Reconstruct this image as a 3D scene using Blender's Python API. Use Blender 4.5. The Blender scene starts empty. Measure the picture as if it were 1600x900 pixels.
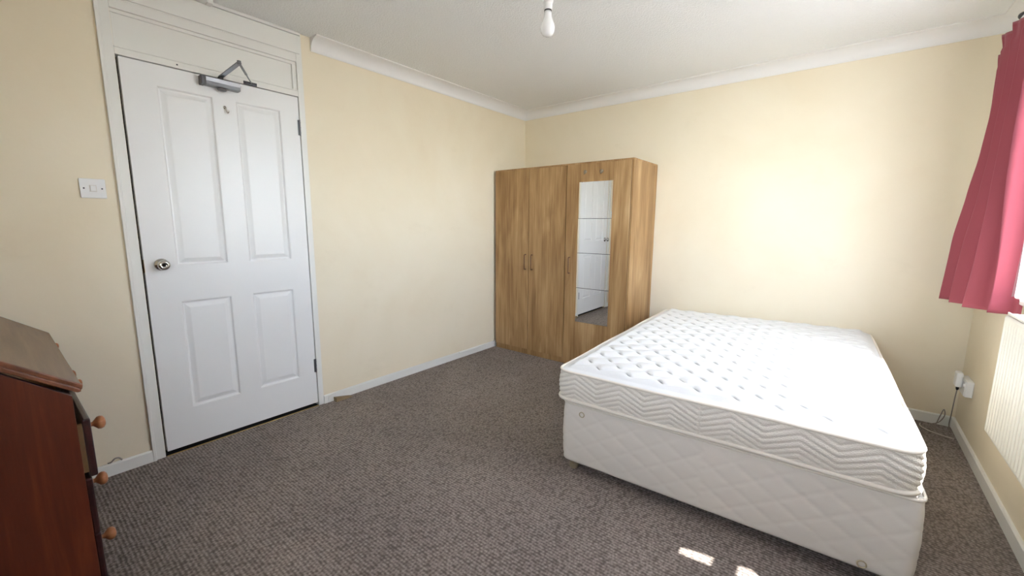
import bpy, bmesh, math, random
from mathutils import Vector, Matrix
random.seed(7)
PI = math.pi
sc = bpy.context.scene
COL = sc.collection

# ------------------------------------------------------------------ camera
cd = bpy.data.cameras.new('camera'); cam = bpy.data.objects.new('camera', cd); COL.objects.link(cam)
cd.sensor_width = 36.0; cd.lens = 654.72 / 1600 * 36.0; cd.clip_start = 0.02; cd.clip_end = 300
R_ = Vector((0.78223188, 0.62296075, 0.00576055)); U_ = Vector((-0.09832123, 0.11431749, 0.98856687)); F_ = Vector((-0.61517983, 0.7738549, -0.15067305))
cam.matrix_world = Matrix(((R_.x, U_.x, -F_.x, 2.73083), (R_.y, U_.y, -F_.y, -3.64289), (R_.z, U_.z, -F_.z, 1.23688), (0, 0, 0, 1)))
sc.camera = cam

# ------------------------------------------------------------------ world, sun, exposure
SUN_STRENGTH, SKY_STRENGTH, EXPOSURE = 6.0, 13.0, 2.12
w = bpy.data.worlds.new('world'); sc.world = w; w.use_nodes = True
nt = w.node_tree; nt.nodes.clear()
wo = nt.nodes.new('ShaderNodeOutputWorld'); bg = nt.nodes.new('ShaderNodeBackground')
sky = nt.nodes.new('ShaderNodeTexSky'); sky.sky_type = 'HOSEK_WILKIE'; sky.turbidity = 3.0; sky.ground_albedo = 0.4
sky.sun_direction = Vector((0.52, -0.33, 1.0)).normalized()
hz = nt.nodes.new('ShaderNodeMix'); hz.data_type = 'RGBA'; hz.inputs[0].default_value = .38; hz.inputs[7].default_value = (.30, .29, .27, 1)   # thin bright haze
nt.links.new(sky.outputs[0], hz.inputs[6]); nt.links.new(hz.outputs[2], bg.inputs[0]); wc = nt.nodes.new('ShaderNodeTexCoord'); wx = nt.nodes.new('ShaderNodeSeparateXYZ'); wm = nt.nodes.new('ShaderNodeMapRange')   # bright haze low in the sky
nt.links.new(wc.outputs['Generated'], wx.inputs[0]); nt.links.new(wx.outputs[2], wm.inputs[0])
wm.inputs[1].default_value = 0.0; wm.inputs[2].default_value = 0.55; wm.inputs[3].default_value = SKY_STRENGTH * 1.5; wm.inputs[4].default_value = SKY_STRENGTH * 1.35
nt.links.new(wm.outputs[0], bg.inputs[1])
nt.links.new(bg.outputs[0], wo.inputs[0])
sd = bpy.data.lights.new('sun', 'SUN'); sd.energy = SUN_STRENGTH; sd.angle = math.radians(0.4); sd.color = (1.0, 0.97, 0.92)
so = bpy.data.objects.new('sun', sd); COL.objects.link(so)
so.rotation_euler = Vector((-0.52, 0.33, -1.0)).to_track_quat('-Z', 'Y').to_euler(); so.location = (8, -6, 8)
# light portal: guides sky sampling to the window opening, gives off no light itself
ad = bpy.data.lights.new('window_daylight', 'AREA'); ad.shape = 'RECTANGLE'; ad.size = 2.5; ad.size_y = 1.4
ad.cycles.is_portal = True
ao = bpy.data.objects.new('window_daylight', ad); COL.objects.link(ao)
ao.location = (3.56, -2.12, 1.56); ao.rotation_euler = Vector((-1, 0, 0)).to_track_quat('-Z', 'Z').to_euler()
ad2 = bpy.data.lights.new('fill_window_portal', 'AREA'); ad2.shape = 'RECTANGLE'; ad2.size = .95; ad2.size_y = 1.15; ad2.cycles.is_portal = True  # portal for the added fill window, emits nothing itself
ao2 = bpy.data.objects.new('fill_window_portal', ad2); COL.objects.link(ao2)
ao2.location = (2.175, -4.13, 1.49); ao2.rotation_euler = Vector((0, 1, 0)).to_track_quat('-Z', 'Z').to_euler()
vs = sc.view_settings; vs.view_transform = 'Standard'; vs.look = 'None'; vs.gamma = 1.0; vs.use_curve_mapping = False
vs.exposure = EXPOSURE

# ------------------------------------------------------------------ helpers
def lin(c):
    return tuple((v / 12.92 if v <= 0.04045 else ((v + 0.055) / 1.055) ** 2.4) for v in c)
def rgb(r, g, b): return lin((r / 255, g / 255, b / 255)) + (1.0,)

def mat(name, base, rough=0.6, metal=0.0, spec=0.5, **kw):
    m = bpy.data.materials.new(name); m.use_nodes = True
    b = m.node_tree.nodes['Principled BSDF']
    b.inputs['Base Color'].default_value = base; b.inputs['Roughness'].default_value = rough
    b.inputs['Metallic'].default_value = metal; b.inputs['Specular IOR Level'].default_value = spec
    for k, v in kw.items(): b.inputs[k.replace('_', ' ')].default_value = v
    return m
def N(m, t, **kw):
    n = m.node_tree.nodes.new(t)
    for k, v in kw.items(): setattr(n, k, v)
    return n
def L(m, a, b): m.node_tree.links.new(a, b)
def bsdf(m): return m.node_tree.nodes['Principled BSDF']
def coords(m, scale=(1, 1, 1), out='Object', rot=(0, 0, 0)):
    t = N(m, 'ShaderNodeTexCoord'); mp = N(m, 'ShaderNodeMapping'); mp.inputs['Scale'].default_value = scale; mp.inputs['Rotation'].default_value = rot
    L(m, t.outputs[out], mp.inputs[0]); return mp.outputs[0]
def noise(m, vec, scale, detail=4, rough=0.5, dist=0.0):
    n = N(m, 'ShaderNodeTexNoise'); n.inputs['Scale'].default_value = scale; n.inputs['Detail'].default_value = detail
    n.inputs['Roughness'].default_value = rough; n.inputs['Distortion'].default_value = dist
    L(m, vec, n.inputs['Vector']); return n.outputs['Fac']
def ramp(m, fac, stops):
    r = N(m, 'ShaderNodeValToRGB'); e = r.color_ramp.elements
    e[0].position, e[0].color = stops[0]; e[1].position, e[1].color = stops[-1]
    for p, c in stops[1:-1]:
        x = e.new(p); x.color = c
    L(m, fac, r.inputs[0]); return r.outputs[0]
def bump(m, h, strength=0.3, dist=0.002, prev=None):
    b = N(m, 'ShaderNodeBump'); b.inputs['Strength'].default_value = strength; b.inputs['Distance'].default_value = dist
    L(m, h, b.inputs['Height'])
    if prev is not None: L(m, prev, b.inputs['Normal'])
    L(m, b.outputs[0], bsdf(m).inputs['Normal']); return b.outputs[0]
def math_(m, op, a, b=None):
    n = N(m, 'ShaderNodeMath'); n.operation = op
    for i, v in enumerate((a, b)):
        if v is None: continue
        if isinstance(v, (int, float)): n.inputs[i].default_value = v
        else: L(m, v, n.inputs[i])
    return n.outputs[0]
def mixc(m, fac, a, b, mode='MIX'):
    n = N(m, 'ShaderNodeMix'); n.data_type = 'RGBA'; n.blend_type = mode
    for i, v in ((0, fac), (6, a), (7, b)):
        if isinstance(v, (int, float, tuple)): n.inputs[i].default_value = v
        else: L(m, v, n.inputs[i])
    return n.outputs[2]

def link_bm(name, bm, m, parent=None, smooth=False, bevel=0, auto=None):
    bmesh.ops.recalc_face_normals(bm, faces=bm.faces)
    me = bpy.data.meshes.new(name); bm.to_mesh(me); bm.free()
    if m: me.materials.append(m)
    if smooth:
        for p in me.polygons: p.use_smooth = True
    o = bpy.data.objects.new(name, me); COL.objects.link(o)
    if parent is not None: o.parent = parent
    if bevel:
        b = o.modifiers.new('bevel', 'BEVEL'); b.width = bevel; b.segments = 2; b.limit_method = 'ANGLE'; b.angle_limit = math.radians(40)
    if auto:
        for p in me.polygons: p.use_smooth = True
        me.set_sharp_from_angle(angle=math.radians(auto))
    return o
def struct(name, bm, m, **kw):
    o = link_bm(name, bm, m, **kw); o['kind'] = 'structure'; return o
def tag(o, label, cat, group=None):
    o['label'] = label; o['category'] = cat
    if group: o['group'] = group
    return o
def empty(name, loc=(0, 0, 0), rz=0):
    o = bpy.data.objects.new(name, None); COL.objects.link(o); o.location = loc; o.rotation_euler = (0, 0, rz); o.empty_display_size = 0.05
    return o
def box(bm, x0, x1, y0, y1, z0, z1):
    v = [bm.verts.new(p) for p in ((x0, y0, z0), (x1, y0, z0), (x1, y1, z0), (x0, y1, z0), (x0, y0, z1), (x1, y0, z1), (x1, y1, z1), (x0, y1, z1))]
    for f in ((0, 3, 2, 1), (4, 5, 6, 7), (0, 1, 5, 4), (1, 2, 6, 5), (2, 3, 7, 6), (3, 0, 4, 7)): bm.faces.new([v[i] for i in f])
def boxes(*bs):
    bm = bmesh.new()
    for b in bs: box(bm, *b)
    return bm
def lathe(bm, prof, org, axis, seg=24):
    """prof: (radius, distance along axis)"""
    org = Vector(org); ax = Vector(axis).normalized()
    u = ax.orthogonal().normalized(); v = ax.cross(u)
    rings = []
    for r, h in prof:
        if r < 1e-6: rings.append([bm.verts.new(org + ax * h)])
        else: rings.append([bm.verts.new(org + ax * h + (u * math.cos(2 * PI * k / seg) + v * math.sin(2 * PI * k / seg)) * r) for k in range(seg)])
    for a, b in zip(rings, rings[1:]):
        for k in range(seg):
            k2 = (k + 1) % seg
            if len(a) == 1 and len(b) == 1: continue
            if len(a) == 1: bm.faces.new((a[0], b[k], b[k2]))
            elif len(b) == 1: bm.faces.new((a[k], a[k2], b[0]))
            else: bm.faces.new((a[k], a[k2], b[k2], b[k]))
    for ring in (rings[0], rings[-1]):
        if len(ring) > 1: bm.faces.new(ring)
def tube(bm, pts, r, seg=8, closed=False):
    pts = [Vector(p) for p in pts]; n = len(pts); rings = []
    prev = None
    for i, p in enumerate(pts):
        if closed: t = (pts[(i + 1) % n] - pts[i - 1])
        else: t = pts[min(i + 1, n - 1)] - pts[max(i - 1, 0)]
        t.normalize()
        if prev is None: prev = t.orthogonal().normalized() if abs(t.z) > .9 else Vector((0, 0, 1))
        u = (prev - t * prev.dot(t)).normalized(); prev = u; v = t.cross(u)
        rings.append([bm.verts.new(p + (u * math.cos(2 * PI * k / seg) + v * math.sin(2 * PI * k / seg)) * r) for k in range(seg)])
    m = n if closed else n - 1
    for i in range(m):
        a, b = rings[i], rings[(i + 1) % n]
        for k in range(seg): bm.faces.new((a[k], a[(k + 1) % seg], b[(k + 1) % seg], b[k]))
    if not closed: bm.faces.new(rings[0]); bm.faces.new(rings[-1])
def smooth_path(pts, n=10):
    """Catmull-Rom through the points"""
    P = [Vector(p) for p in pts]; P = [P[0] * 2 - P[1]] + P + [P[-1] * 2 - P[-2]]; out = []
    for i in range(1, len(P) - 2):
        for k in range(n):
            t = k / n; a, b, c, d = P[i - 1:i + 3]
            out.append(0.5 * ((2 * b) + (c - a) * t + (2 * a - 5 * b + 4 * c - d) * t * t + (3 * b - a - 3 * c + d) * t ** 3))
    out.append(P[-2]); return out
def prism(bm, prof, y0, y1, axis='y'):
    """prof of (x,z) extruded along y, or (y,z) extruded along x when axis='x'"""
    def P(a, b, t): return (a, t, b) if axis == 'y' else (t, a, b)
    A = [bm.verts.new(P(a, b, y0)) for a, b in prof]; B = [bm.verts.new(P(a, b, y1)) for a, b in prof]
    n = len(prof)
    for i in range(n): bm.faces.new((A[i], A[(i + 1) % n], B[(i + 1) % n], B[i]))
    bm.faces.new(A); bm.faces.new(B)

# ------------------------------------------------------------------ materials
def wall_mat():
    m = mat('cream wall paint', rgb(241, 229, 203), 0.55, spec=0.35)
    c = coords(m)
    n = noise(m, c, 1.3, 5, 0.55, 0.4); n2 = noise(m, c, 9, 3)
    col = ramp(m, n, [(0.3, rgb(237, 223, 195)), (0.5, rgb(241, 229, 203)), (0.72, rgb(244, 233, 209))])
    st = ramp(m, noise(m, coords(m, (1, .8, 1.6)), 2.2, 6, .65), [(0.60, (1, 1, 1, 1)), (0.8, (.93, .92, .90, 1))])
    L(m, mixc(m, 1.0, col, st, 'MULTIPLY'), bsdf(m).inputs['Base Color'])
    bump(m, math_(m, 'ADD', math_(m, 'MULTIPLY', n2, 1.0), math_(m, 'MULTIPLY', noise(m, c, 55, 3), 0.25)), 0.18, 0.006)
    return m
def ceiling_mat():
    m = mat('textured white ceiling paint', rgb(247, 247, 245), 0.8, spec=0.2)
    c = coords(m)
    v = N(m, 'ShaderNodeTexVoronoi'); v.inputs['Scale'].default_value = 95; L(m, c, v.inputs['Vector'])
    h = math_(m, 'ADD', v.outputs['Distance'], noise(m, c, 130, 4, .7))
    bump(m, h, 0.5, 0.005); return m
def gloss_white(name='white gloss paint', base=rgb(238, 237, 230)):
    m = mat(name, base, 0.32, spec=0.45)
    bump(m, noise(m, coords(m, (1, 1, .6)), 26, 4), 0.08, 0.003); return m
def carpet_mat():
    m = mat('ribbed grey brown carpet', rgb(118, 108, 104), 0.95, spec=0.1)
    c = coords(m)
    nz = noise(m, c, 30, 3)
    sx = N(m, 'ShaderNodeSeparateXYZ'); L(m, c, sx.inputs[0])
    yy = math_(m, 'ADD', sx.outputs[1], math_(m, 'MULTIPLY', nz, 0.007))
    s = math_(m, 'SINE', math_(m, 'MULTIPLY', yy, 2 * PI / 0.0135), None)
    rows = math_(m, 'MULTIPLY', math_(m, 'ADD', s, 1.0), 0.5)
    v = N(m, 'ShaderNodeTexVoronoi'); v.inputs['Scale'].default_value = 1.0
    L(m, coords(m, (105, 74, 74)), v.inputs['Vector'])
    f1 = math_(m, 'SUBTRACT', 1.0, v.outputs['Distance'])
    fine = noise(m, c, 420, 3, .7)
    h = math_(m, 'ADD', math_(m, 'MULTIPLY', rows, .34), math_(m, 'ADD', math_(m, 'MULTIPLY', f1, .8), math_(m, 'MULTIPLY', fine, .7)))
    base = ramp(m, h, [(0.62, rgb(116, 107, 102)), (0.95, rgb(168, 157, 150)), (1.0, rgb(212, 201, 193))])
    r = base.node.color_ramp.elements; 
    hn = N(m, 'ShaderNodeMapRange'); hn.inputs[1].default_value = 0.45; hn.inputs[2].default_value = 1.75
    L(m, h, hn.inputs[0]); m.node_tree.links.remove(base.node.inputs[0].links[0]); L(m, hn.outputs[0], base.node.inputs[0])
    r[0].position = 0.1; r[1].position = 0.52; r[2].position = 0.95
    blot = ramp(m, noise(m, c, 1.7, 4, .6), [(0.35, (.88, .88, .88, 1)), (0.65, (1.06, 1.05, 1.03, 1))])
    # a darker worn patch by the wardrobe
    st = ramp(m, noise(m, coords(m), 3.1, 5, .6), [(0.60, (1, 1, 1, 1)), (0.78, (.80, .78, .76, 1))])
    L(m, mixc(m, 1.0, mixc(m, 1.0, base, blot, 'MULTIPLY'), st, 'MULTIPLY'), bsdf(m).inputs['Base Color'])
    bump(m, h, 0.9, 0.006); return m
def oak_mat():
    m = mat('light oak foil', rgb(176, 138, 96), 0.45, spec=0.4)
    t = N(m, 'ShaderNodeTexCoord'); oi = N(m, 'ShaderNodeObjectInfo')
    va = N(m, 'ShaderNodeVectorMath'); va.operation = 'ADD'; L(m, t.outputs['Object'], va.inputs[0])
    sc_ = N(m, 'ShaderNodeVectorMath'); sc_.operation = 'SCALE'; sc_.inputs[0].default_value = (7, 3, 5); L(m, oi.outputs['Random'], sc_.inputs['Scale']); L(m, sc_.outputs[0], va.inputs[1])
    def mp(x, y, z):
        q = N(m, 'ShaderNodeMapping'); q.inputs['Scale'].default_value = (x, y, z); L(m, va.outputs[0], q.inputs[0]); return q.outputs[0]
    n = noise(m, mp(1, 1, .09), 11, 5, .55, 1.2); n2 = noise(m, mp(1, 1, .025), 110, 3, .6); n3 = noise(m, mp(1, 1, .25), 5, 3, .5, 1.0)
    h = math_(m, 'ADD', math_(m, 'MULTIPLY', n, .42), math_(m, 'ADD', math_(m, 'MULTIPLY', n2, .26), math_(m, 'MULTIPLY', n3, .32)))
    col = ramp(m, h, [(0.34, rgb(126, 91, 54)), (0.46, rgb(160, 123, 80)), (0.55, rgb(180, 144, 99)), (0.66, rgb(206, 172, 128))])
    L(m, col, bsdf(m).inputs['Base Color']); bump(m, n2, 0.12, 0.001); return m
def mahogany(name, dark, mid, light, axis=(1, 1, .08), rough=.35):
    m = mat(name, mid, rough, spec=0.5)
    c = coords(m, axis)
    n = noise(m, c, 14, 6, .6, 1.0); n2 = noise(m, c, 70, 4, .6)
    h = math_(m, 'ADD', math_(m, 'MULTIPLY', n, .7), math_(m, 'MULTIPLY', n2, .3))
    L(m, ramp(m, h, [(0.35, dark), (0.52, mid), (0.68, light)]), bsdf(m).inputs['Base Color'])
    bump(m, n2, 0.1, 0.001); return m
def fabric(name, base, scale=500, rough=.85, strength=.25, sheen=0.0):
    m = mat(name, base, rough, spec=0.2); bsdf(m).inputs['Sheen Weight'].default_value = sheen
    c = coords(m); bump(m, noise(m, c, scale, 3, .7), strength, 0.0015); return m

M_wall = wall_mat(); M_ceil = ceiling_mat(); M_gloss = gloss_white(); M_door = gloss_white('white door paint', rgb(240, 240, 238))
M_cornice = mat('white cornice paint', rgb(242, 240, 236), .6, spec=.3)
M_carpet = carpet_mat(); M_oak = oak_mat()
M_oakedge = mat('pale oak edging', rgb(196, 160, 116), .5)
M_dark = mat('dark gap', rgb(22, 18, 16), .9)
M_chrome = mat('polished chrome', rgb(205, 203, 198), .12, 1.0)
M_steel = mat('silver painted steel', rgb(128, 129, 132), .3, .85)
M_steeld = mat('dark steel', rgb(90, 90, 92), .35, .9)
M_nickel = mat('aged nickel', rgb(140, 128, 110), .4, .6)
M_brass = mat('aged brass strip', rgb(176, 152, 98), .35, .9)
M_bronze = mat('brown handle', rgb(120, 88, 66), .35, .35)
M_mirror = mat('mirror glass', (0.93, 0.94, 0.93, 1), .01, 1.0)
M_white_pl = mat('white plastic', rgb(240, 240, 238), .35)
M_rad = mat('radiator enamel', rgb(238, 236, 226), .3)
M_side = mahogany('dark red mahogany', rgb(70, 30, 14), rgb(88, 38, 20), rgb(110, 52, 28))
M_lid = mahogany('mahogany with painted sheen', rgb(88, 64, 44), rgb(116, 90, 64), rgb(134, 106, 78), (.08, 1, 1), .33)  # lid browner and lighter: light reflected off its slope is in the colour
M_mould = mahogany('mahogany moulding', rgb(84, 48, 30), rgb(116, 70, 46), rgb(138, 86, 58), (.3, 1, 1), .35)
M_front = mahogany('deep plum mahogany', rgb(34, 14, 16), rgb(50, 22, 22), rgb(66, 30, 28), (.08, 1, 1), .3)
M_knob = mahogany('turned beech knob', rgb(140, 84, 50), rgb(176, 116, 76), rgb(196, 140, 98), (1, .3, 1), .35)
M_drawerside = mat('pale drawer timber', rgb(196, 168, 128), .7)
M_curtain = fabric('dusky rose curtain cloth', rgb(156, 76, 86), 420, .9, .3, .2)
_t = M_curtain.node_tree
M_white_fab = fabric('white divan cloth', rgb(232, 226, 216), 700, .8, .2)
M_pipe = fabric('cream piping', rgb(240, 232, 218), 900, .8, .3)
M_cable = mat('grey cable', rgb(150, 140, 128), .5); M_cablew = mat('white cable', rgb(214, 206, 194), .5)
M_wedge = mahogany('worn wood wedge', rgb(90, 74, 50), rgb(138, 118, 88), rgb(168, 148, 116), (1, .1, 1), .8)
M_castor = mat('castor', rgb(150, 136, 112), .5)
M_bulb = mat('opal bulb', rgb(246, 246, 244), .25, Subsurface_Weight=.0)

def mattress_mat():
    m = mat('white knitted mattress cloth', rgb(240, 240, 238), .8, spec=.2)
    c = coords(m); v = N(m, 'ShaderNodeTexVoronoi'); v.inputs['Scale'].default_value = 260; L(m, c, v.inputs['Vector'])
    bump(m, v.outputs['Distance'], .25, .0015)
    at = N(m, 'ShaderNodeAttribute'); at.attribute_name = 'quilt_shade'      # grey shading painted on the steep side of each quilting wave
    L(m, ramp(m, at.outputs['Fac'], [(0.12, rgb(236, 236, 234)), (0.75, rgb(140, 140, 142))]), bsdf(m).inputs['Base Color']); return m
def border_mat():
    m = mat('waffle mattress border', rgb(236, 230, 218), .85, spec=.15)
    w1 = N(m, 'ShaderNodeTexVoronoi'); w1.inputs['Scale'].default_value = 190; L(m, coords(m, (1, 1, 1.3)), w1.inputs['Vector'])
    bump(m, w1.outputs['Distance'], .55, .003); return m
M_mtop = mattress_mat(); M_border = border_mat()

def net_mat():
    m = bpy.data.materials.new('white net curtain'); m.use_nodes = True; t = m.node_tree; t.nodes.clear()
    out = t.nodes.new('ShaderNodeOutputMaterial'); tr = t.nodes.new('ShaderNodeBsdfTransparent'); df = t.nodes.new('ShaderNodeBsdfDiffuse'); tl = t.nodes.new('ShaderNodeBsdfTranslucent')
    df.inputs[0].default_value = (.85, .86, .88, 1); tl.inputs[0].default_value = (.88, .89, .9, 1)
    m1 = t.nodes.new('ShaderNodeMixShader'); m1.inputs[0].default_value = .5; t.links.new(df.outputs[0], m1.inputs[1]); t.links.new(tl.outputs[0], m1.inputs[2])
    m2 = t.nodes.new('ShaderNodeMixShader'); m2.inputs[0].default_value = .32; t.links.new(tr.outputs[0], m2.inputs[1]); t.links.new(m1.outputs[0], m2.inputs[2])
    t.links.new(m2.outputs[0], out.inputs[0]); return m
def glass_mat():
    m = bpy.data.materials.new('window glass'); m.use_nodes = True; t = m.node_tree; t.nodes.clear()
    out = t.nodes.new('ShaderNodeOutputMaterial'); tr = t.nodes.new('ShaderNodeBsdfTransparent'); gl = t.nodes.new('ShaderNodeBsdfGlossy'); gl.inputs['Roughness'].default_value = .0
    mx = t.nodes.new('ShaderNodeMixShader'); mx.inputs[0].default_value = .05; t.links.new(tr.outputs[0], mx.inputs[1]); t.links.new(gl.outputs[0], mx.inputs[2])
    t.links.new(mx.outputs[0], out.inputs[0]); return m
M_net = net_mat(); M_glass = glass_mat()

# ------------------------------------------------------------------ room shell
W, H, YN = 3.361, 2.372, -3.98       # width, height, near wall
WY0, WY1, WZ0, WZ1 = -3.30, -0.93, 0.93, 2.27    # window opening in the right wall
DY0, DY1, DZ1 = -3.165, -2.332, 2.245             # door and fanlight opening in the left wall
struct('floor', boxes((-0.25, W + 0.25, YN - 0.15, 0.15, -0.1, 0.0)), M_carpet)
struct('ceiling', boxes((-0.25, W + 0.15, YN - 0.15, 0.15, H, H + 0.1)), M_ceil)
struct('wall_back', boxes((-0.15, W + 0.3, 0, 0.12, 0, H)), M_wall)
GX0, GX1, GZ0, GZ1 = 1.75, 2.60, 0.95, 2.03       # small unseen window added behind the camera for fill light
struct('wall_near', boxes((-0.15, GX0, YN - 0.12, YN, 0, H), (GX1, W + 0.15, YN - 0.12, YN, 0, H), (GX0, GX1, YN - 0.12, YN, 0, GZ0), (GX0, GX1, YN - 0.12, YN, GZ1, H)), M_wall)
struct('wall_left', boxes((-0.12, 0, YN, DY0, 0, H), (-0.12, 0, DY1, 0, 0, H), (-0.12, 0, DY0, DY1, DZ1, H), (-0.2, -0.12, YN, 0, 0, H)), M_wall)
struct('wall_right', boxes((W, W + 0.15, YN, WY0, 0, H), (W, W + 0.15, WY1, 0, 0, H), (W, W + 0.15, WY0, WY1, 0, WZ0), (W, W + 0.15, WY0, WY1, WZ1, H)), M_wall)
# cornice (cove) along left wall past the door, back wall and right wall
def cove(n=8):
    pts = [(0, 0), (0, -0.079), (0.006, -0.079), (0.008, -0.072)]
    for k in range(n + 1):
        a = PI / 2 * k / n
        pts.append((0.078 - 0.068 * math.cos(a) * 1.0, -0.008 - 0.064 * (1 - math.sin(a)) * 1.0))
    pts += [(0.086, -0.006), (0.086, 0)]
    return pts
bm = bmesh.new(); cv = cove()
prism(bm, [(x, H + z) for x, z in cv], -2.238, 0)
struct('trim_1', bm, M_cornice, auto=50)
bm = bmesh.new(); prism(bm, [(-x, H + z) for x, z in cv], 0.0, W, 'x'); struct('trim_2', bm, M_cornice, auto=50)
bm = bmesh.new(); prism(bm, [(W - x, H + z) for x, z in cv], YN, 0); struct('trim_3', bm, M_cornice, auto=50)
bm = bmesh.new(); prism(bm, [(YN + x, H + z) for x, z in cv], 0, W, 'x'); struct('trim_4', bm, M_cornice, auto=50)
# skirting
def skirt(h=0.062, t=0.013): return [(0, 0), (t, 0), (t, h - 0.006), (t - 0.005, h), (0, h)]
bm = bmesh.new(); prism(bm, skirt(), YN, -3.213); prism(bm, skirt(0.058, 0.011), -2.297, 0); struct('baseboard_left', bm, M_gloss)
bm = bmesh.new(); prism(bm, [(-x, z) for x, z in skirt(0.066)], 0, W, 'x'); struct('baseboard_back', bm, M_gloss)
bm = bmesh.new(); prism(bm, [(W - x, z) for x, z in skirt(0.066)], YN, 0); struct('baseboard_right', bm, M_gloss)
bm = bmesh.new(); prism(bm, [(YN + x, z) for x, z in skirt(0.066)], 0, W, 'x'); struct('baseboard_near', bm, M_gloss)
# surface cable painted over the skirting beside the wardrobe
bm = bmesh.new(); tube(bm, smooth_path([(0.014, -2.27, .012), (0.014, -2.24, .055), (0.012, -2.0, .062), (0.012, -1.6, .061), (0.012, -1.05, .062), (0.012, -1.0, .052), (0.012, -.85, .045), (0.012, -.65, .056), (0.013, -.53, .063)]), 0.0028, 6)
struct('trim_5', bm, M_gloss, smooth=True)

# ------------------------------------------------------------------ door surround: frame, fanlight panel, boxing above
bm = boxes((-0.12, 0.006, -3.160 - 0.052, -3.1665, 0, H - .004), (-0.12, 0.006, -2.3330, -2.298, 0, H - .004))
box(bm, 0.0, 0.016, -3.218, -3.204, 0, H - .004)           # architrave lip on the left
box(bm, -0.12, 0.006, -3.1665, -2.333, 2.003, 2.037)       # rail over the door
box(bm, -0.12, 0.006, -3.1665, -2.333, 2.203, 2.245)       # head rail
frame = struct('trim_6', bm, M_gloss, bevel=0.002)
# beading round the fanlight panel and the panel itself
bm = boxes((-0.045, -0.018, -3.1665, -2.333, 2.037, 2.203))
for (a, b, c, d) in ((-3.1665, -2.333, 2.188, 2.203), (-2.356, -2.333, 2.037, 2.188)): box(bm, -0.018, -0.006, a, b, c, d)
box(bm, -0.018, 0.010, -3.1665, -2.333, 2.034, 2.041); box(bm, -0.018, -0.012, -3.1665, -3.155, 2.037, 2.188)
struct('trim_7', bm, M_gloss, bevel=0.0015)
bm = boxes((-0.12, 0.014, -3.204, -2.312, 2.251, 2.352), (-0.12, 0.004, -3.212, -2.299, 2.2455, H - .004))
box(bm, 0.0, 0.018, -3.204, -2.305, 2.356, H)
struct('trim_8', bm, M_gloss, bevel=0.002)
bm = boxes((0.018, 0.05, -3.3, -2.765, 2.350, H)); box(bm, 0.018, 0.062, -2.790, -2.765, 2.345, H); struct('trim_9', bm, M_cornice, bevel=0.003)
# metal threshold strip
bm = bmesh.new(); prism(bm, [(0.0, 0.0), (0.007, 0.0), (0.006, 0.0035), (0.001, 0.004)], -3.160, -2.334); struct('trim_10', bm, M_brass)
# door stops, rebate and floor plate, coloured dark as shade in the gaps
bm = boxes((-0.119, -0.05, -3.1665, -3.145, 0, 2.003), (-0.119, -0.05, -2.350, -2.333, 0, 2.003), (-0.119, -.118, -3.15, -2.34, 0, 2.003), (-0.119, -.0005, -3.164, -2.335, 0, .0025)); struct('trim_11', bm, M_dark)

# door leaf with four raised panels
D0, D1, DZ0, DZT = -3.1555, -2.3375, 0.024, 1.999
bm = bmesh.new()
ys = [D0, -3.027, -2.788, -2.683, -2.444, D1]; zs = [DZ0, 0.230, 0.823, 1.010, 1.903, DZT]
XF = 0.0
def V(x, y, z): return bm.verts.new((x, y, z))
for i in range(5):
    for j in range(5):
        y0, y1, z0, z1 = ys[i], ys[i + 1], zs[j], zs[j + 1]
        if i in (1, 3) and j in (1, 3):
            rings = []
            for off, dx in ((0, 0), (.004, -.001), (.010, -.010), (.016, -.011), (.036, -.003), (.040, -.002)):
                rings.append([V(XF + dx, y0 + off, z0 + off), V(XF + dx, y1 - off, z0 + off), V(XF + dx, y1 - off, z1 - off), V(XF + dx, y0 + off, z1 - off)])
            for a, b in zip(rings, rings[1:]):
                for k in range(4): bm.faces.new((a[k], a[(k + 1) % 4], b[(k + 1) % 4], b[k]))
            bm.faces.new(rings[-1])
        else:
            bm.faces.new((V(XF, y0, z0), V(XF, y1, z0), V(XF, y1, z1), V(XF, y0, z1)))
bmesh.ops.remove_doubles(bm, verts=bm.verts, dist=1e-5)
a = [V(XF, D0, DZ0), V(XF, D1, DZ0), V(XF, D1, DZT), V(XF, D0, DZT)]; b = [V(-.038, D0, DZ0), V(-.038, D1, DZ0), V(-.038, D1, DZT), V(-.038, D0, DZT)]
for k in range(4): bm.faces.new((a[k], a[(k + 1) % 4], b[(k + 1) % 4], b[k]))
bm.faces.new(b); bmesh.ops.remove_doubles(bm, verts=bm.verts, dist=1e-5)
door = struct('door_1', bm, M_door); door['label'] = 'white four-panel door with chrome knob, shut in the left wall'
# knob
bm = bmesh.new(); kc = (0.0, -3.088, 1.022)
lathe(bm, [(0, 0), (.030, 0), (.031, .003), (.027, .008), (.012, .010), (.011, .028), (.015, .032), (.024, .038), (.0265, .048), (.024, .058), (.016, .063), (.012, .0625), (.010, .060), (0, .060)], kc, (1, 0, 0), 32)
kn = link_bm('door_knob', bm, M_chrome, door, smooth=True)
bm = bmesh.new(); lathe(bm, [(0, .0600), (.006, .0602), (.0055, .0625), (0, .063)], kc, (1, 0, 0), 16); link_bm('keyhole', bm, M_dark, kn, smooth=True)
bm = boxes((-.03, 0.0006, -3.1565, -3.1553, .985, 1.05)); link_bm('latch_plate', bm, M_brass, door)
# hinges
for z in (1.82, 0.285):
    bm = boxes((0.0, .0022, -2.348, -2.3385, z - .045, z + .045), (0.0, .0022, -2.3365, -2.331, z - .045, z + .045))
    lathe(bm, [(.0050, -.046), (.0050, .046)], (.0055, -2.3375, z), (0, 0, 1), 12)
    for s in (-.03, 0, .03): lathe(bm, [(.0066, -.0015), (.0066, .0015)], (.0055, -2.3375, z + s), (0, 0, 1), 12)
    link_bm('hinge', bm, M_steel, door)
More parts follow.
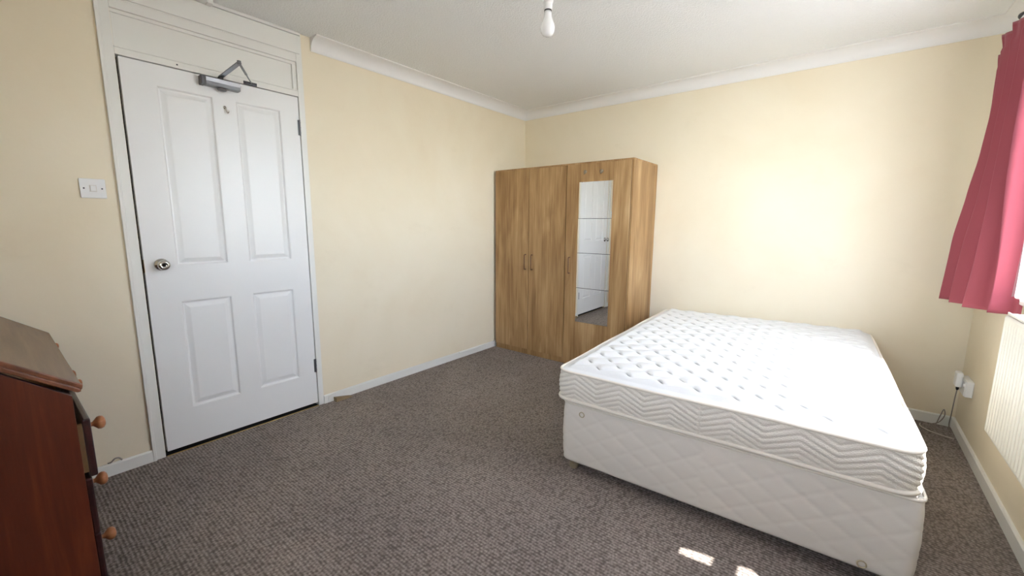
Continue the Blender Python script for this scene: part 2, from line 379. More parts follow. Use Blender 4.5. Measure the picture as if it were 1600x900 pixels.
# little hook
bm = bmesh.new(); lathe(bm, [(0, 0), (.0075, 0), (.0085, .002), (.0075, .004), (0, .005)], (0, -2.737, 1.857), (1, 0, 0), 14)
tube(bm, smooth_path([(0.003, -2.737, 1.86), (.010, -2.736, 1.850), (.012, -2.734, 1.836), (.017, -2.731, 1.826), (.026, -2.729, 1.832), (.028, -2.728, 1.842)], 6), .0032, 8)
link_bm('coat_hook', bm, M_chrome, door, smooth=True)
bm = bmesh.new(); lathe(bm, [(0, 0), (.004, 0), (.0035, .0008), (0, .0008)], (0.006, -2.933, 2.020), (1, 0, 0), 12); link_bm('screw', bm, M_steeld, frame)
# overhead closer
bm = boxes((0.0, .040, -2.827, -2.664, 1.948, 1.990))
cl = link_bm('door_closer', bm, M_steel, door, bevel=.004)
bm = boxes((0.001, .044, -2.847, -2.828, 1.946, 1.991)); link_bm('end_cap', bm, M_steeld, cl, bevel=.002)
bm = boxes((.0400, .0425, -2.825, -2.664, 1.967, 1.988)); link_bm('cover_plate', bm, mat('pale silver cover', rgb(214, 216, 222), .25, .5), cl, bevel=.001)
bm = bmesh.new(); lathe(bm, [(0, 0), (.020, 0), (.022, -.008), (.018, -.014), (.008, -.017), (0, -.017)], (.030, -2.752, 1.946), (0, 0, 1), 20); link_bm('pinion_cap', bm, M_steel, cl, smooth=True)
bm = bmesh.new(); lathe(bm, [(.013, 0), (.013, .012), (.009, .016), (0, .017)], (.024, -2.752, 1.990), (0, 0, 1), 16); link_bm('spindle', bm, M_steeld, cl, smooth=True)
bm = bmesh.new()
P0, P1, P2 = Vector((.026, -2.752, 2.004)), Vector((.300, -2.756, 2.014)), Vector((.016, -2.598, 2.012))
def bar(bm, A, B, wd, th):
    t = (B - A).normalized(); s = t.cross(Vector((0, 0, 1))).normalized() * wd / 2; u = Vector((0, 0, th / 2))
    q = [A - s - u, A + s - u, A + s + u, A - s + u]; r = [B - s - u, B + s - u, B + s + u, B - s + u]
    q = [bm.verts.new(x) for x in q]; r = [bm.verts.new(x) for x in r]
    for k in range(4): bm.faces.new((q[k], q[(k + 1) % 4], r[(k + 1) % 4], r[k]))
    bm.faces.new(q); bm.faces.new(r)
bar(bm, P0, P1, .022, .006); lathe(bm, [(0, -.008), (.009, -.008), (.009, .010), (0, .012)], P1, (0, 0, 1), 14)
link_bm('closer_arm', bm, M_steel, cl, bevel=.001)
bm = bmesh.new(); bar(bm, P1, P1.lerp(P2, .55), .011, .005); tube(bm, [P1.lerp(P2, .5), P2], .0035, 8); link_bm('closer_rod', bm, M_steel, cl)
bm = boxes((.006, .022, -2.632, -2.572, 2.006, 2.016), (.006, .010, -2.636, -2.568, 2.002, 2.020)); link_bm('closer_bracket', bm, M_steeld, cl, bevel=.001)

# ------------------------------------------------------------------ window
XW = W + 0.105
bm = bmesh.new(); fr = .05
box(bm, XW - .03, XW + .04, WY0, WY1, WZ0, WZ0 + fr); box(bm, XW - .03, XW + .04, WY0, WY1, WZ1 - fr * .8, WZ1)
box(bm, XW - .03, XW + .04, WY0, WY0 + fr, WZ0, WZ1); box(bm, XW - .03, XW + .04, WY1 - fr, WY1, WZ0, WZ1)
for y in (-1.72, -2.47): box(bm, XW - .03, XW + .04, y - .045, y + .045, WZ0, WZ1)
box(bm, XW - .03, XW + .04, WY0, -2.43, 1.860, 1.894)
win = struct('window_1', bm, mat('white window frame', rgb(240, 240, 240), .3), bevel=.003)
bm = boxes((XW, XW + .006, WY0 + .03, WY1 - .03, WZ0 + .03, WZ1 - .02)); link_bm('window_pane', bm, M_glass, win)
bm = boxes((W - .030, W + .075, WY0 - .03, WY1 + .02, WZ0 - .022, WZ0 + .004)); struct('trim_12', bm, M_gloss, bevel=.005)
bm = bmesh.new()
for q in ((GX0, GX1, GZ0, GZ0 + .07), (GX0, GX1, GZ1 - .06, GZ1), (GX0, GX0 + .06, GZ0, GZ1), (GX1 - .06, GX1, GZ0, GZ1), ((GX0 + GX1) / 2 - .05, (GX0 + GX1) / 2 + .05, GZ0, GZ1)):
    box(bm, q[0], q[1], YN - .10, YN - .04, q[2], q[3])
win2 = struct('fill_window', bm, M_gloss, bevel=.003)  # unseen window, put in to brighten the bed front and wardrobe
link_bm('window_pane', boxes((GX0 + .03, GX1 - .03, YN - .073, YN - .067, GZ0 + .03, GZ1 - .03)), M_glass, win2)
# unseen canopy added outside over the fill window to block the high sun
struct('sun_block_canopy', boxes((GX0 - .2, GX1 + .8, YN - .62, YN - .12, GZ1 + .03, GZ1 + .09)), M_gloss)
# the ground outside, seen by daylight only
def ground_mat():
    m = mat('tarmac and paving', rgb(120, 118, 112), .9); c = coords(m)
    L(m, ramp(m, noise(m, c, 3, 4), [(0.3, rgb(108, 106, 102)), (0.7, rgb(136, 133, 128))]), bsdf(m).inputs['Base Color']); return m
struct('ground', boxes((-30, 40, -30, 30, -2.9, -2.8)), ground_mat())

# net curtain: between the two drapes, its near edge drawn in a slant
def net_edge(z): return -2.25
bm = bmesh.new(); nu, nv = 150, 30; G = []
for j in range(nv + 1):
    row = []
    for i in range(nu + 1):
        v = j / nv; u = i / nu; zt = 2.18; zb = .938 + .006 * abs(math.sin(u * 50))
        z = zb + (zt - zb) * v; y = -.885 + (net_edge(z) + .885) * u
        x = 3.312 + .008 * math.sin(u * 95 + .6 * math.sin(v * 3)) + .003 * math.sin(u * 31 + v * 5)
        row.append(bm.verts.new((x, y, z)))
    G.append(row)
for j in range(nv):
    for i in range(nu): bm.faces.new((G[j][i], G[j][i + 1], G[j + 1][i + 1], G[j + 1][i]))
tag(link_bm('net_curtain', bm, M_net, smooth=True), 'sheer white net curtain hanging across the window above the radiator', 'curtain')

# curtain rail
bm = boxes((3.262, 3.296, -3.45, -.36, 2.188, 2.204), (3.296, 3.361, -.62, -.60, 2.188, 2.204), (3.296, 3.361, -2.0, -1.98, 2.188, 2.204), (3.296, 3.361, -3.3, -3.28, 2.188, 2.204))
rail = tag(link_bm('curtain_rail', bm, M_white_pl, bevel=.002), 'white curtain rail high on the window wall carrying the rose curtains', 'curtain rail')
bm = bmesh.new(); lathe(bm, [(0, -.016), (.012, -.012), (.018, 0), (.012, .012), (0, .016)], (3.275, -.47, 2.222), (0, 1, 0), 16); link_bm('rail_end_stop', bm, M_steeld, rail, smooth=True)

def drape(name, left, right, ztop, zbot, npl, amp, ext=None, nu=220, nv=70, dirx=1, offs=1.0):
    """left(z), right(z) -> (x, y); ztop(u), zbot(u)"""
    bm = bmesh.new(); G = []
    for j in range(nv + 1):
        row = []
        for i in range(nu + 1):
            u = i / nu; v = j / nv; z = zbot(u) + (ztop(u) - zbot(u)) * v
            ax, ay = left(z); bx, by = right(z)
            d = Vector((bx - ax, by - ay)); n = Vector((-d.y, d.x)).normalized() * (-1 if dirx > 0 else 1)
            A = amp * (0.62 + .5 * (1 - v)) if v < .93 else amp * .5
            ph = 2 * PI * npl * (u + .02 * math.sin(5 * v + u * 4))
            s = math.sin(ph); s = math.copysign(abs(s) ** .75, s)
            p = Vector((ax, ay)) + d * (u + .35 / npl / 2 / PI * math.sin(2 * ph)) - n * (s * A + A * offs)
            hd = max(0, (v - .90) / .10)
            p -= n * (hd * .004 * math.sin(2 * PI * npl * 5 * u))
            p -= n * (.004 * math.sin(v * 9 + u * 7) * (1 - v))
            row.append((p.x, p.y, z))
        if ext:
            for (ex, ey) in ext(row[-1][2]): row.append((ex, ey, row[-1][2]))
        G.append([bm.verts.new(p) for p in row])
    for j in range(nv):
        for i in range(len(G[0]) - 1): bm.faces.new((G[j][i], G[j][i + 1], G[j + 1][i + 1], G[j + 1][i]))
    o = link_bm(name, bm, M_curtain, smooth=True)
    s = o.modifiers.new('thick', 'SOLIDIFY'); s.thickness = .002; s.offset = 0
    return o
def interp(z, tab):
    tab = sorted(tab)
    if z <= tab[0][0]: return tab[0][1:]
    for a, b in zip(tab, tab[1:]):
        if z <= b[0]:
            t = (z - a[0]) / (b[0] - a[0]); t = t * t * (3 - 2 * t) * .5 + t * .5
            return tuple(a[k] + (b[k] - a[k]) * t for k in range(1, len(a)))
    return tab[-1][1:]
lt = [(2.18, 3.252, -.235), (2.10, 3.25, -.31), (2.0, 3.245, -.385), (1.85, 3.24, -.415), (1.6, 3.235, -.36), (1.4, 3.222, -.31), (1.15, 3.206, -.22), (.82, 3.202, -.105)]
far_ext = lambda z: [(3.262, -.868), (3.285, -.872), (3.322, -.868), (3.336, -.885), (3.338, -.93)]
c1 = drape('curtain', lambda z: interp(z, lt), lambda z: (3.262, -.865),
           lambda u: 2.105 + .075 * min(1, max(0, (u - .10) / .09)), lambda u: .822 + .035 * u, 3.6, .043, far_ext, nu=360, offs=.10)
tag(c1, 'rose pink curtain drawn back in the far corner, gathered at the top', 'curtain', 'rose pink curtains')
def slit(z): return -2.468 - (z - 1.29) * .42 if z > 1.29 else -2.468  # gap between two added curtains, shaped to pass only small sun patches
c2 = drape('curtain', lambda z: (3.240, -2.0), lambda z: (3.240, slit(z)), lambda u: 2.18, lambda u: .83, 3.5, .007)
tag(c2, 'unseen rose pink curtain added at the near window end to block sun', 'curtain', 'rose pink curtains')
c3 = drape('curtain', lambda z: (3.246, slit(z) - .044) if z > 1.29 else (3.246, -2.510 + .04 * min(1, (1.29 - z) / .04)), lambda z: (3.246, -3.42), lambda u: 2.18, lambda u: .83, 6, .007)
tag(c3, 'unseen rose pink curtain added by the near end wall to block sun', 'curtain', 'rose pink curtains')

# ------------------------------------------------------------------ radiator
rad = empty('radiator', (3.262, -1.08, .38))
RL, RH = 1.45, .505
def rw(x, y, z): return (x, -y, z)
bm = bmesh.new(); pitch = .0333; n = int(RL / pitch); prof = []
k = 0; y = .0
prof = [(.012, 0), (.004, .004), (.0, .012)]
y = .018
while y < RL - .03:
    for t, d in ((0, 0), (.008, 0), (.0115, .007), (.0215, .007), (.025, 0)): prof.append((d, y + t))
    y += pitch
prof += [(0, RL - .012), (.004, RL - .004), (.012, RL)]
levels = [(0.0, .010, 0), (.008, .001, 0), (.018, 0, 0), (.034, 0, 1), (RH - .060, 0, 1), (RH - .044, 0, 0), (RH - .012, 0, 0), (RH - .004, .002, 0), (RH, .010, 0)]
G = [[bm.verts.new(((d if rib or d in (.012, .004) else 0) + dx, -yy, z)) for d, yy in prof] for z, dx, rib in levels]
for a, b in zip(G, G[1:]):
    for i in range(len(a) - 1): bm.faces.new((a[i], a[i + 1], b[i + 1], b[i]))
o = link_bm('front_panel', bm, M_rad, rad, auto=50); s = o.modifiers.new('t', 'SOLIDIFY'); s.thickness = .0015; s.offset = -1
bm = boxes((.014, .062, -RL, -.0, .003, .006), (.055, .064, -RL + .01, -.01, 0.01, RH - .01)); link_bm('back_panel', bm, M_rad, rad)
for q in ((.010, .062, -.004, .001, .004, RH + .004), (.010, .062, -RL - .001, -RL + .004, .004, RH + .004)): link_bm('side_panel', boxes(q), M_rad, rad, bevel=.001)
bm = boxes((.008, .012, -RL, 0, RH, RH + .010), (.060, .064, -RL, 0, RH, RH + .010))
yy = .006
while yy < RL: box(bm, .012, .060, -yy - .004, -yy, RH, RH + .006); yy += .014
link_bm('top_grille', bm, M_rad, rad)
for q in ((.06, .0985, -.20, -.17, .05, .45), (.06, .0985, -1.28, -1.25, .05, .45)): link_bm('wall_bracket', boxes(q), M_rad, rad)
bm = bmesh.new(); lathe(bm, [(.011, -.07), (.011, -.03), (.016, -.028), (.016, .03), (.012, .034), (0, .034)], (.035, -RL - .035, .04), (0, 0, 1), 14); tube(bm, [(.035, -RL + .01, .04), (.035, -RL - .035, .04)], .009, 10)
tube(bm, [(.035, -RL - .035, -.02), (.035, -RL - .035, -.378)], .0075, 10); link_bm('valve', bm, M_chrome, rad, smooth=True)
tag(rad, 'white ribbed panel radiator on the window wall below the sill', 'radiator')

# ------------------------------------------------------------------ socket, adaptor, cables
sk = empty('power_socket', (W, -.235, .335))
bm = boxes((-.032, 0, -.075, .075, -.045, .045)); link_bm('socket_box', bm, M_white_pl, sk, bevel=.004)
bm = boxes((-.036, -.032, -.07, .07, -.041, .041)); link_bm('face_plate', bm, M_white_pl, sk, bevel=.003)
bm = boxes((-.040, -.035, -.062, -.050, .012, .028)); link_bm('rocker_switch', bm, M_white_pl, sk, bevel=.001)
tag(sk, 'white double wall socket low on the window wall beside the corner', 'socket')
ap = empty('plug_adaptor', (3.3255, -.232, .372))
bm = boxes((-.030, -.0015, -.028, .034, -.045, .040)); link_bm('adaptor_body', bm, M_white_pl, ap, bevel=.007)
bm = bmesh.new(); lathe(bm, [(.007, 0), (.007, -.012), (.0045, -.02), (0, -.02)], (-.016, -.008, -.045), (0, 0, 1), 12); link_bm('cable_gland', bm, M_dark, ap)
tag(ap, 'white plug adaptor in the corner socket with cables dangling below', 'plug')
bm = bmesh.new(); tube(bm, smooth_path([(3.3095, -.240, .307), (3.308, -.232, .25), (3.316, -.17, .14), (3.325, -.10, .05), (3.33, -.095, .006), (3.31, -.12, .004), (3.26, -.10, .004), (3.25, -.05, .004), (3.29, -.03, .02), (3.312, -.028, .07), (3.305, -.028, .11), (3.292, -.03, .06), (3.27, -.06, .004), (3.22, -.09, .004)], 8), .0028, 8)
tag(link_bm('cable', bm, M_cable, smooth=True), 'thin grey-brown cable hanging from the corner plug and looping on carpet', 'cable')
bm = bmesh.new(); tube(bm, smooth_path([(3.205, -.07, .004), (3.20, -.11, .004), (3.215, -.15, .004), (3.25, -.185, .004), (3.29, -.205, .004), (3.335, -.225, .004)], 8), .003, 8)
tag(link_bm('cable', bm, M_cablew, smooth=True), 'pale loose cable end lying curled on carpet in the far right corner', 'cable')

bm = bmesh.new(); tube(bm, smooth_path([(.004, -3.385, .066), (.016, -3.375, .072), (.017, -3.36, .085), (.012, -3.345, .080), (.010, -3.335, .066)], 6), .0035, 8)
tag(link_bm('cable', bm, M_cable, smooth=True), 'short grey cable stub curling over the skirting between bureau and door', 'cable')

# light switch
ls = empty('light_switch', (0, -3.3015, 1.387))
bm = boxes((0, .009, -.0435, .0435, -.0435, .0435)); link_bm('switch_plate', bm, M_white_pl, ls, bevel=.003)
bm = boxes((.009, .0105, -.012, .012, -.0155, .0155)); link_bm('rocker_surround', bm, mat('ivory plastic', rgb(226, 222, 214), .4), ls, bevel=.0005)
bm = boxes((.0095, .014, -.009, .009, -.012, .012)); link_bm('rocker', bm, M_white_pl, ls, bevel=.001)
for s in (-.030, .030):
    bm = bmesh.new(); lathe(bm, [(0, .0088), (.0035, .0088), (.003, .0098), (0, .0098)], (0, s, 0), (1, 0, 0), 12); link_bm('screw', bm, M_steeld, ls)
tag(ls, 'white square light switch on the cream wall left of the door', 'light switch')

# pendant bulb
pb = empty('pendant_light', (1.683, -2.1, H))
bm = bmesh.new(); lathe(bm, [(0, 0), (.045, 0), (.043, -.012), (.030, -.026), (.010, -.032), (0, -.032)], (0, 0, 0), (0, 0, 1), 28); link_bm('ceiling_rose', bm, M_white_pl, pb, smooth=True)
bm = bmesh.new(); tube(bm, [(0, 0, -.03), (0.001, 0, -.12), (0, 0, -.222)], .0035, 8); link_bm('flex', bm, M_white_pl, pb, smooth=True)
bm = bmesh.new(); lathe(bm, [(0, -.215), (.008, -.216), (.013, -.222), (.015, -.236), (.021, -.238), (.021, -.243), (.0175, -.246), (.0175, -.272), (0, -.272)], (0, 0, 0), (0, 0, 1), 24); link_bm('bulb_holder', bm, M_white_pl, pb, auto=40)
bm = bmesh.new(); lathe(bm, [(0, -.270), (.0150, -.270), (.0152, -.277), (0, -.277)], (0, 0, 0), (0, 0, 1), 24); link_bm('bulb_collar', bm, M_steeld, pb)
bm = bmesh.new(); lathe(bm, [(0, -.276), (.0140, -.276), (.0145, -.290), (.0165, -.300), (.0225, -.315), (.0275, -.327), (.0295, -.340), (.0275, -.354), (.021, -.365), (.011, -.371), (0, -.3725)], (0, 0, 0), (0, 0, 1), 32); link_bm('bulb', bm, M_bulb, pb, smooth=True)
tag(pb, 'bare white bulb on a pendant holder hanging from the ceiling', 'pendant light')

# wooden door wedge
bm = bmesh.new(); prism(bm, [(-2.232, 0), (-2.112, 0), (-2.112, .004), (-2.232, .030)], .014, .052, 'x')
tag(link_bm('door_wedge', bm, M_wedge, bevel=.001), 'small worn wooden wedge lying against the skirting beside the door', 'door wedge')

# ------------------------------------------------------------------ wardrobe
wr = empty('wardrobe', (.030, -.509, 0))
WW, WD, WH = 1.382, .500, 1.741
bm = bmesh.new()
box(bm, 0, .016, .017, WD, 0, WH - .012); box(bm, WW - .016, WW, .004, WD, 0, WH - .012)       # sides
box(bm, .789, .805, .019, WD - .01, .05, WH - .012)                                          # divider
box(bm, 0.016, WW - .016, WD - .012, WD - .002, .0, WH - .012); box(bm, .016, WW - .016, .03, WD - .02, .05, .066)
link_bm('carcass', bm, M_oak, wr, bevel=.0008)
bm = boxes((0, WW, .004, WD, WH - .012, WH)); link_bm('top_panel', bm, M_oak, wr, bevel=.001)
bm = boxes((.002, WW - .016, .010, .026, 0, .050)); link_bm('plinth', bm, M_oak, wr)
bm = boxes((.002, WW - .002, .0185, .0195, .052, WH - .014)); link_bm('shadow_gap', bm, M_dark, wr)
doors = [(.002, .3990, .052), (.4045, .7925, .052), (.8005, 1.3655, .018)]
hx = [.372, .447, .847]
for i, (a, b, zb) in enumerate(doors):
    bm = boxes((a, b, 0, .0175, zb, WH - .0135)); d = link_bm('door', bm, M_oak, wr, bevel=.0012)
    h = hx[i]; bm = bmesh.new()
    tube(bm, [(h, .001, .958), (h, -.022, .958), (h, -.026, .954), (h, -.026, .826), (h, -.022, .822), (h, .001, .822)], .0046, 8)
    link_bm('handle', bm, M_bronze, d, smooth=True)
    if i == 2:
        d.matrix_local = Matrix.Translation((1.3655, 0.004, 0)) @ Matrix.Rotation(math.radians(.6), 4, 'Z') @ Matrix.Translation((-1.3655, -.004, 0))
        zz = [.404, .7015, .999, 1.286, 1.583]
        link_bm('mirror_backing', boxes((.922, 1.2185, -.0012, -.0001, .405, 1.582)), M_steeld, d)
        for k in range(4):
            dx = -.003 if k < 3 else 0.0
            bm = boxes((.921 + dx, 1.2195 + dx * .3, -.0045, -.0013, zz[k] + .0012, zz[k + 1] - .0012)); link_bm('mirror_tile', bm, M_mirror, d, bevel=.0008)
        for (x, z) in ((.970, 1.657), (1.116, 1.653)):
            bm = bmesh.new(); lathe(bm, [(0, 0), (.015, 0), (.015, .003), (.013, .005), (0, .005)], (x, -.0002, z + .006), (0, -1, 0), 20)
            tube(bm, smooth_path([(x, -.004, z), (x, -.008, z - .008), (x, -.015, z - .014), (x, -.021, z - .008)], 5), .003, 8)
            link_bm('hook', bm, M_nickel, d, smooth=True)
bm = boxes((1.3655, 1.3665, 0.002, .017, 0.02, WH - .014)); link_bm('edge_gap', bm, M_dark, wr)
tag(wr, 'light oak three-door wardrobe with mirror tiles on its right door', 'wardrobe')

# ------------------------------------------------------------------ bed
def rrect(x0, x1, y0, y1, r, step):
    """outline going round from the middle of the near side: (x, y, nx, ny, s)"""
    segs = [((x0 + x1) / 2, y0, x1 - r, y0), 'c', (x1, y0 + r, x1, y1 - r), 'c', (x1 - r, y1, x0 + r, y1), 'c', (x0, y1 - r, x0, y0 + r), 'c', (x0 + r, y0, (x0 + x1) / 2, y0)]
    cs = [(x1 - r, y0 + r, -PI / 2), (x1 - r, y1 - r, 0), (x0 + r, y1 - r, PI / 2), (x0 + r, y0 + r, PI)]; out = []; s = 0; ci = 0
    for g in segs:
        if g == 'c':
            cx, cy, a0 = cs[ci]; ci += 1; n = max(4, int(r * PI / 2 / step))
            for k in range(n):
                a = a0 + PI / 2 * k / n; out.append((cx + r * math.cos(a), cy + r * math.sin(a), math.cos(a), math.sin(a), s + r * PI / 2 * k / n))
            s += r * PI / 2
        else:
            ax, ay, bx, by = g; Ln = math.hypot(bx - ax, by - ay); n = max(1, int(Ln / step)); tx, ty = (bx - ax) / Ln, (by - ay) / Ln
            for k in range(n): out.append((ax + (bx - ax) * k / n, ay + (by - ay) * k / n, ty, -tx, s + Ln * k / n))
            s += Ln
    return out
BR = math.radians(2.6)
# divan base
DW, DL, DZB, DZT2 = 1.325, 1.84, .048, .362
dv = empty('divan_bed_base', (1.690, -1.918, 0), BR)
ol = rrect(0, DW, 0, DL, .035, .008)
bm = bmesh.new(); rings = []
lv = [(DZB - .002, -.03), (DZB, -.012), (DZB + .006, -.004)] + [(DZB + .012 + (DZT2 - DZB - .018) * k / 34, 0) for k in range(35)] + [(DZT2, -.006), (DZT2, -.05)]
for z, off in lv:
    ring = []
    for (x, y, nx, ny, s) in ol:
        t = (z - DZB) / (DZT2 - DZB); bulge = .007 * math.sin(PI * min(1, max(0, t)))
        d = 0
        if off == 0:
            a1 = s / .154 + z / .10 + .21; a2 = s / .154 - z / .10 + .35
            e1 = abs(a1 - round(a1)) * .154 * .55; e2 = abs(a2 - round(a2)) * .154 * .55; e = min(e1, e2)
            fade = min(1, max(0, (t - .03) / .06)) * min(1, max(0, (.97 - t) / .08))
            d = (-.0030 * math.exp(-(e / .0026) ** 2) + .0013 * min(1, e / .035)) * fade
        ring.append(bm.verts.new((x + nx * (off + bulge + d), y + ny * (off + bulge + d), z)))
    rings.append(ring)
for a, b in zip(rings, rings[1:]):
    for k in range(len(a)): bm.faces.new((a[k], a[(k + 1) % len(a)], b[(k + 1) % len(a)], b[k]))
bm.faces.new(rings[0]); bm.faces.new(rings[-1])
link_bm('quilted_base', bm, M_white_fab, dv, smooth=True)
bm = bmesh.new(); tube(bm, [(x + nx * .001, y + ny * .001, DZT2 - .001) for x, y, nx, ny, s in ol[::2]], .0055, 8, True); link_bm('piping', bm, M_pipe, dv, smooth=True)
def torus(bm, c, R, r, ax='y', seg=28):
    tube(bm, [(c[0] + R * math.cos(2 * PI * k / seg), c[1], c[2] + R * math.sin(2 * PI * k / seg)) for k in range(seg)], r, 8, True)
for (x, z) in ((.111, .320), (1.190, .078)):
    bm = bmesh.new(); torus(bm, (x, -.009, z), .0125, .0026); link_bm('vent_ring', bm, mat('antique ring', rgb(190, 178, 150), .4, .3), dv, smooth=True)
for (x, y) in ((.05, .045), (DW - .06, .06), (.06, DL - .06), (DW - .06, DL - .06), (DW / 2, DL / 2)):
    bm = bmesh.new(); lathe(bm, [(.013, .05), (.014, .030), (.024, .028), (.026, .012), (.021, .0), (0, .0)], (x, y, 0), (0, 0, 1), 18); link_bm('castor', bm, M_castor, dv, auto=50)
tag(dv, 'white diamond-quilted divan bed base standing on the grey carpet', 'bed base')

# mattress
MX0, MX1, MY0, MY1, MZ0, MZ1, MR = -.030, 1.306, -.012, 1.862, .3760, .532, .068
mt = empty('mattress', (1.690, -1.918, 0), BR)
nx_, ny_ = 300, 420
Pp, Rs, Am = .150, .070, .015
def k_(k0, v, yc, x): return min((abs(yc(k) - v), k) for k in (k0 - 1, k0, k0 + 1, k0 + 2))[1]
def quilt(x, y):
    def yc(k):
        p = 2 * PI * (x / Pp + k * .5); return k * Rs + Am * math.sin(p - .55 * math.sin(p))
    k0 = math.floor(y / Rs)
    best = None
    for k in (k0 - 1, k0, k0 + 1):
        a, b = yc(k), yc(k + 1)
        if a <= y < b: best = (a, b)
    if best is None: return 0, 0
    a, b = best; t = (y - a) / (b - a); g = (b - a) / Rs
    ce = min(((y - a), k_(k0, a, yc, x)), ((b - y), k_(k0, b, yc, x)))
    hgt = (4 * t * (1 - t)) ** .45 * (.45 + .55 * g)
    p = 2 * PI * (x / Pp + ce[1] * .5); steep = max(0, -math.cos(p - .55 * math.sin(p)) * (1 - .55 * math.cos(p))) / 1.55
    th = math.exp(-(ce[0] / .0055) ** 2) * steep ** 1.3  # steep-side groove mask, also carries the painted grey shade
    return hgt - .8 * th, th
bm = bmesh.new(); G = []; quilt_shade = bm.verts.layers.float.new('quilt_shade')
for j in range(ny_ + 1):
    y = MY0 + (MY1 - MY0) * j / ny_; e = min(y - MY0, MY1 - y)
    ins = MR - math.sqrt(max(0, MR * MR - (MR - e) ** 2)) if e < MR else 0
    a, b = MX0 + ins, MX1 - ins; row = []
    for i in range(nx_ + 1):
        x = a + (b - a) * i / nx_; ex = min(x - MX0, MX1 - x)
        de = min(e, ex)
        if e < MR and ex < MR: de = MR - math.hypot(MR - e, MR - ex)
        de = max(0, de); q = min(1, max(0, (de - .03) / .03))
        z = MZ1 - .012 + .016 * min(1, (de / .07)) ** .5 + q * .014 * quilt(x, y)[0] + .004 * math.sin(x * 3 + 1) * math.sin(y * 2.3)
        v_ = bm.verts.new((x, y, z)); v_[quilt_shade] = quilt(x, y)[1] * q; row.append(v_)
    G.append(row)
for j in range(ny_):
    for i in range(nx_): bm.faces.new((G[j][i], G[j][i + 1], G[j + 1][i + 1], G[j + 1][i]))
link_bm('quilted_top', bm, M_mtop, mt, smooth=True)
ol = rrect(MX0, MX1, MY0, MY1, MR, .0055)
bm = bmesh.new(); rings = []; nlev = 44; sseam = None
smax = ol[-1][4]
SE = .64 - (MX0 + MX1) / 2      # seam measured from the middle of the near side
for k in range(nlev + 1):
    t = k / nlev; z = MZ0 + (MZ1 - .010 - MZ0) * t; ring = []
    for (x, y, nx, ny, s) in ol:
        so_ = s - SE
        tri = abs(((so_ / .225) % 1) - .5) * 2            # 0..1
        c = (z + .050 * tri - .0) / .0235; e = abs(c - round(c)) * .0235
        fade = min(1, t / .06) * min(1, (1 - t) / .06)
        d = (-.0035 * math.exp(-(e / .0026) ** 2) + .0028 * min(1, e / .009)) * fade
        if abs(so_) < .006: d = -.004
        d += .010 * math.sin(PI * t)
        ring.append(bm.verts.new((x + nx * d, y + ny * d, z)))
    rings.append(ring)
for a, b in zip(rings, rings[1:]):
    for k in range(len(a)): bm.faces.new((a[k], a[(k + 1) % len(a)], b[(k + 1) % len(a)], b[k]))
bm.faces.new(rings[0])
link_bm('zigzag_border', bm, M_border, mt, smooth=True)
for z, r, o_ in ((MZ1 - .010, .0065, .002), (MZ0 + .006, .0085, .006)):
    bm = bmesh.new(); tube(bm, [(x + nx * o_, y + ny * o_, z + .0018 * math.sin(s * 9)) for x, y, nx, ny, s in ol[::3]], r, 8, True); link_bm('piping', bm, M_pipe, mt, smooth=True)
tag(mt, 'white quilted double mattress lying on the divan base', 'mattress')

# ------------------------------------------------------------------ bureau
BX0, BX1, BYB, BYF = .030, .970, -3.965, -3.530
br = empty('writing_bureau', (0, 0, 0))
bz, tz = .735, .955
bm = bmesh.new()
side = [(BYF, .0), (BYF, bz - .012), (-3.775, tz - .03), (BYB, tz - .03), (BYB, 0)]
prism(bm, side, BX1 - .020, BX1, 'x'); link_bm('side_panel', bm, M_side, br, bevel=.001)
bm = bmesh.new(); prism(bm, side, BX0, BX0 + .020, 'x'); link_bm('side_panel', bm, M_side, br, bevel=.001)
link_bm('back_panel', boxes((BX0 + .02, BX1 - .02, BYB, BYB + .012, .02, tz - .03)), M_side, br)
bm = boxes((BX0 - .01, BX1 + .012, BYB, -3.770, tz - .03, tz)); link_bm('bureau_top', bm, M_lid, br, bevel=.004)
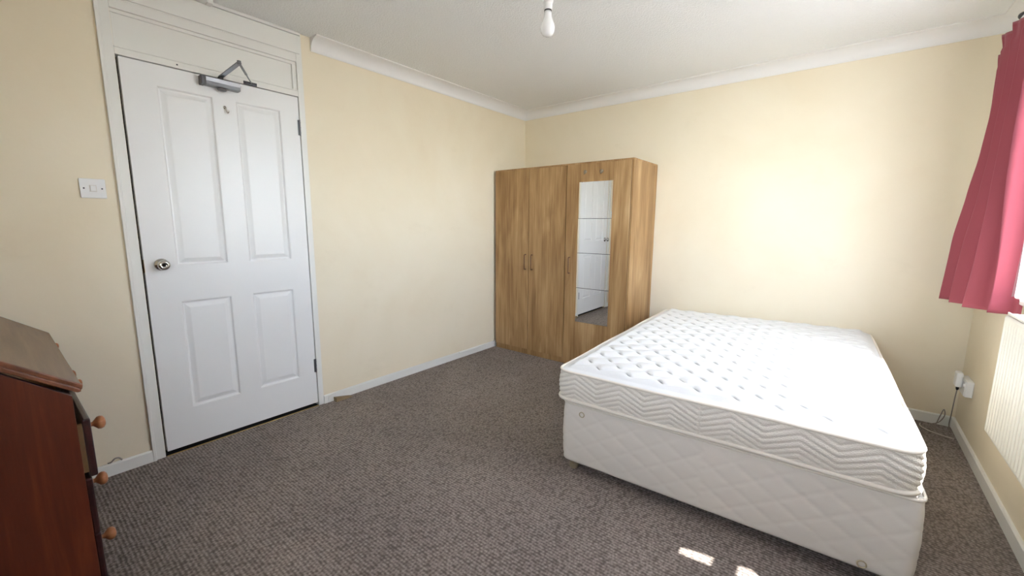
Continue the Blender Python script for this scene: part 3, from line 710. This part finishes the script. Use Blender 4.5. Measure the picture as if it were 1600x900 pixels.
# sloping lid, slab with rounded nose
ca, sa = (-3.775 + 3.507), (tz - .752); Ls = math.hypot(ca, sa); ux, uz = ca / Ls, sa / Ls; nxn, nzn = -uz, ux
def lp(u, v): return (-3.507 + ux * u + (uz) * v * 1.0, .752 + uz * u - ux * v * 1.0) # v outward
bm = bmesh.new()
prism(bm, [lp(.0, -.020), lp(-.004, -.012), lp(-.004, -.004), lp(.002, .0), lp(Ls, .0), lp(Ls, -.020)], BX0 - .006, BX1 - .012, 'x')
lid = link_bm('sloping_lid', bm, M_lid, br, bevel=.001)
bm = bmesh.new()
for (o0, o1, v0, v1) in ((BX1 - .0125, BX1 + .004, -.024, .0015), (BX1 - .0125, BX1 + .013, -.022, -.010)):
    prism(bm, [lp(-.002, v0), lp(-.008, (v0 + v1) / 2), lp(-.002, v1), lp(Ls, v1), lp(Ls, v0)], o0, o1, 'x')
link_bm('edge_moulding', bm, M_mould, lid, bevel=.0025)
for q in ((BX0 + .02, BX1 - .02, BYF - .012, BYF - .002, .68, bz - .02), (BX0 + .02, BX1 - .02, BYF - .02, BYF - .002, .02, .06)): link_bm('front_rail', boxes(q), M_front, br)
for x in (BX0 + .035, BX1 - .055):
    bm = boxes((x, x + .02, BYF - .3, BYF + .002, .640, .705)); lo = link_bm('lid_support', bm, M_side, br, bevel=.001)
def knob(x, y, z, s, parent):
    bm = bmesh.new(); lathe(bm, [(0, 0), (.013 * s, 0), (.012 * s, .003 * s), (.0072 * s, .006 * s), (.0068 * s, .012 * s), (.012 * s, .017 * s), (.0195 * s, .023 * s), (.0215 * s, .030 * s), (.0195 * s, .037 * s), (.012 * s, .042 * s), (0, .0435 * s)], (x, y, z), (0, 1, 0), 24)
    return link_bm('knob', bm, M_knob, parent, smooth=True)
for x in (.25, .885): knob(x, -3.523, .735, .58, lid)
zdr = [(.452, .640, -3.500), (.262, .4495, -3.514), (.070, .2605, -3.514)]
for (z0, z1, yf) in zdr:
    bm = boxes((BX0 + .006, BX1 - .004, yf - .018, yf, z0, z1)); d = link_bm('drawer', bm, M_front, br, bevel=.005)
    bm = boxes((BX0 + .03, BX0 + .042, BYF - .36, yf - .0175, z0 + .012, z1 - .02), (BX1 - .036, BX1 - .022, BYF - .36, yf - .0175, z0 + .012, z1 - .02), (BX0 + .04, BX1 - .03, BYF - .36, yf - .0175, z0 + .012, z0 + .020), (BX0 + .04, BX1 - .03, BYF - .36, BYF - .35, z0 + .012, z1 - .02))
    link_bm('drawer_box', bm, M_drawerside, d)
    zc = {.452: .585, .262: .392, .070: .188}[z0]
    for x in (BX0 + .15, .865): knob(x, yf - .0005, zc, 1.0, d)
tag(br, 'dark red wooden writing bureau with sloping lid and round knobs', 'bureau')
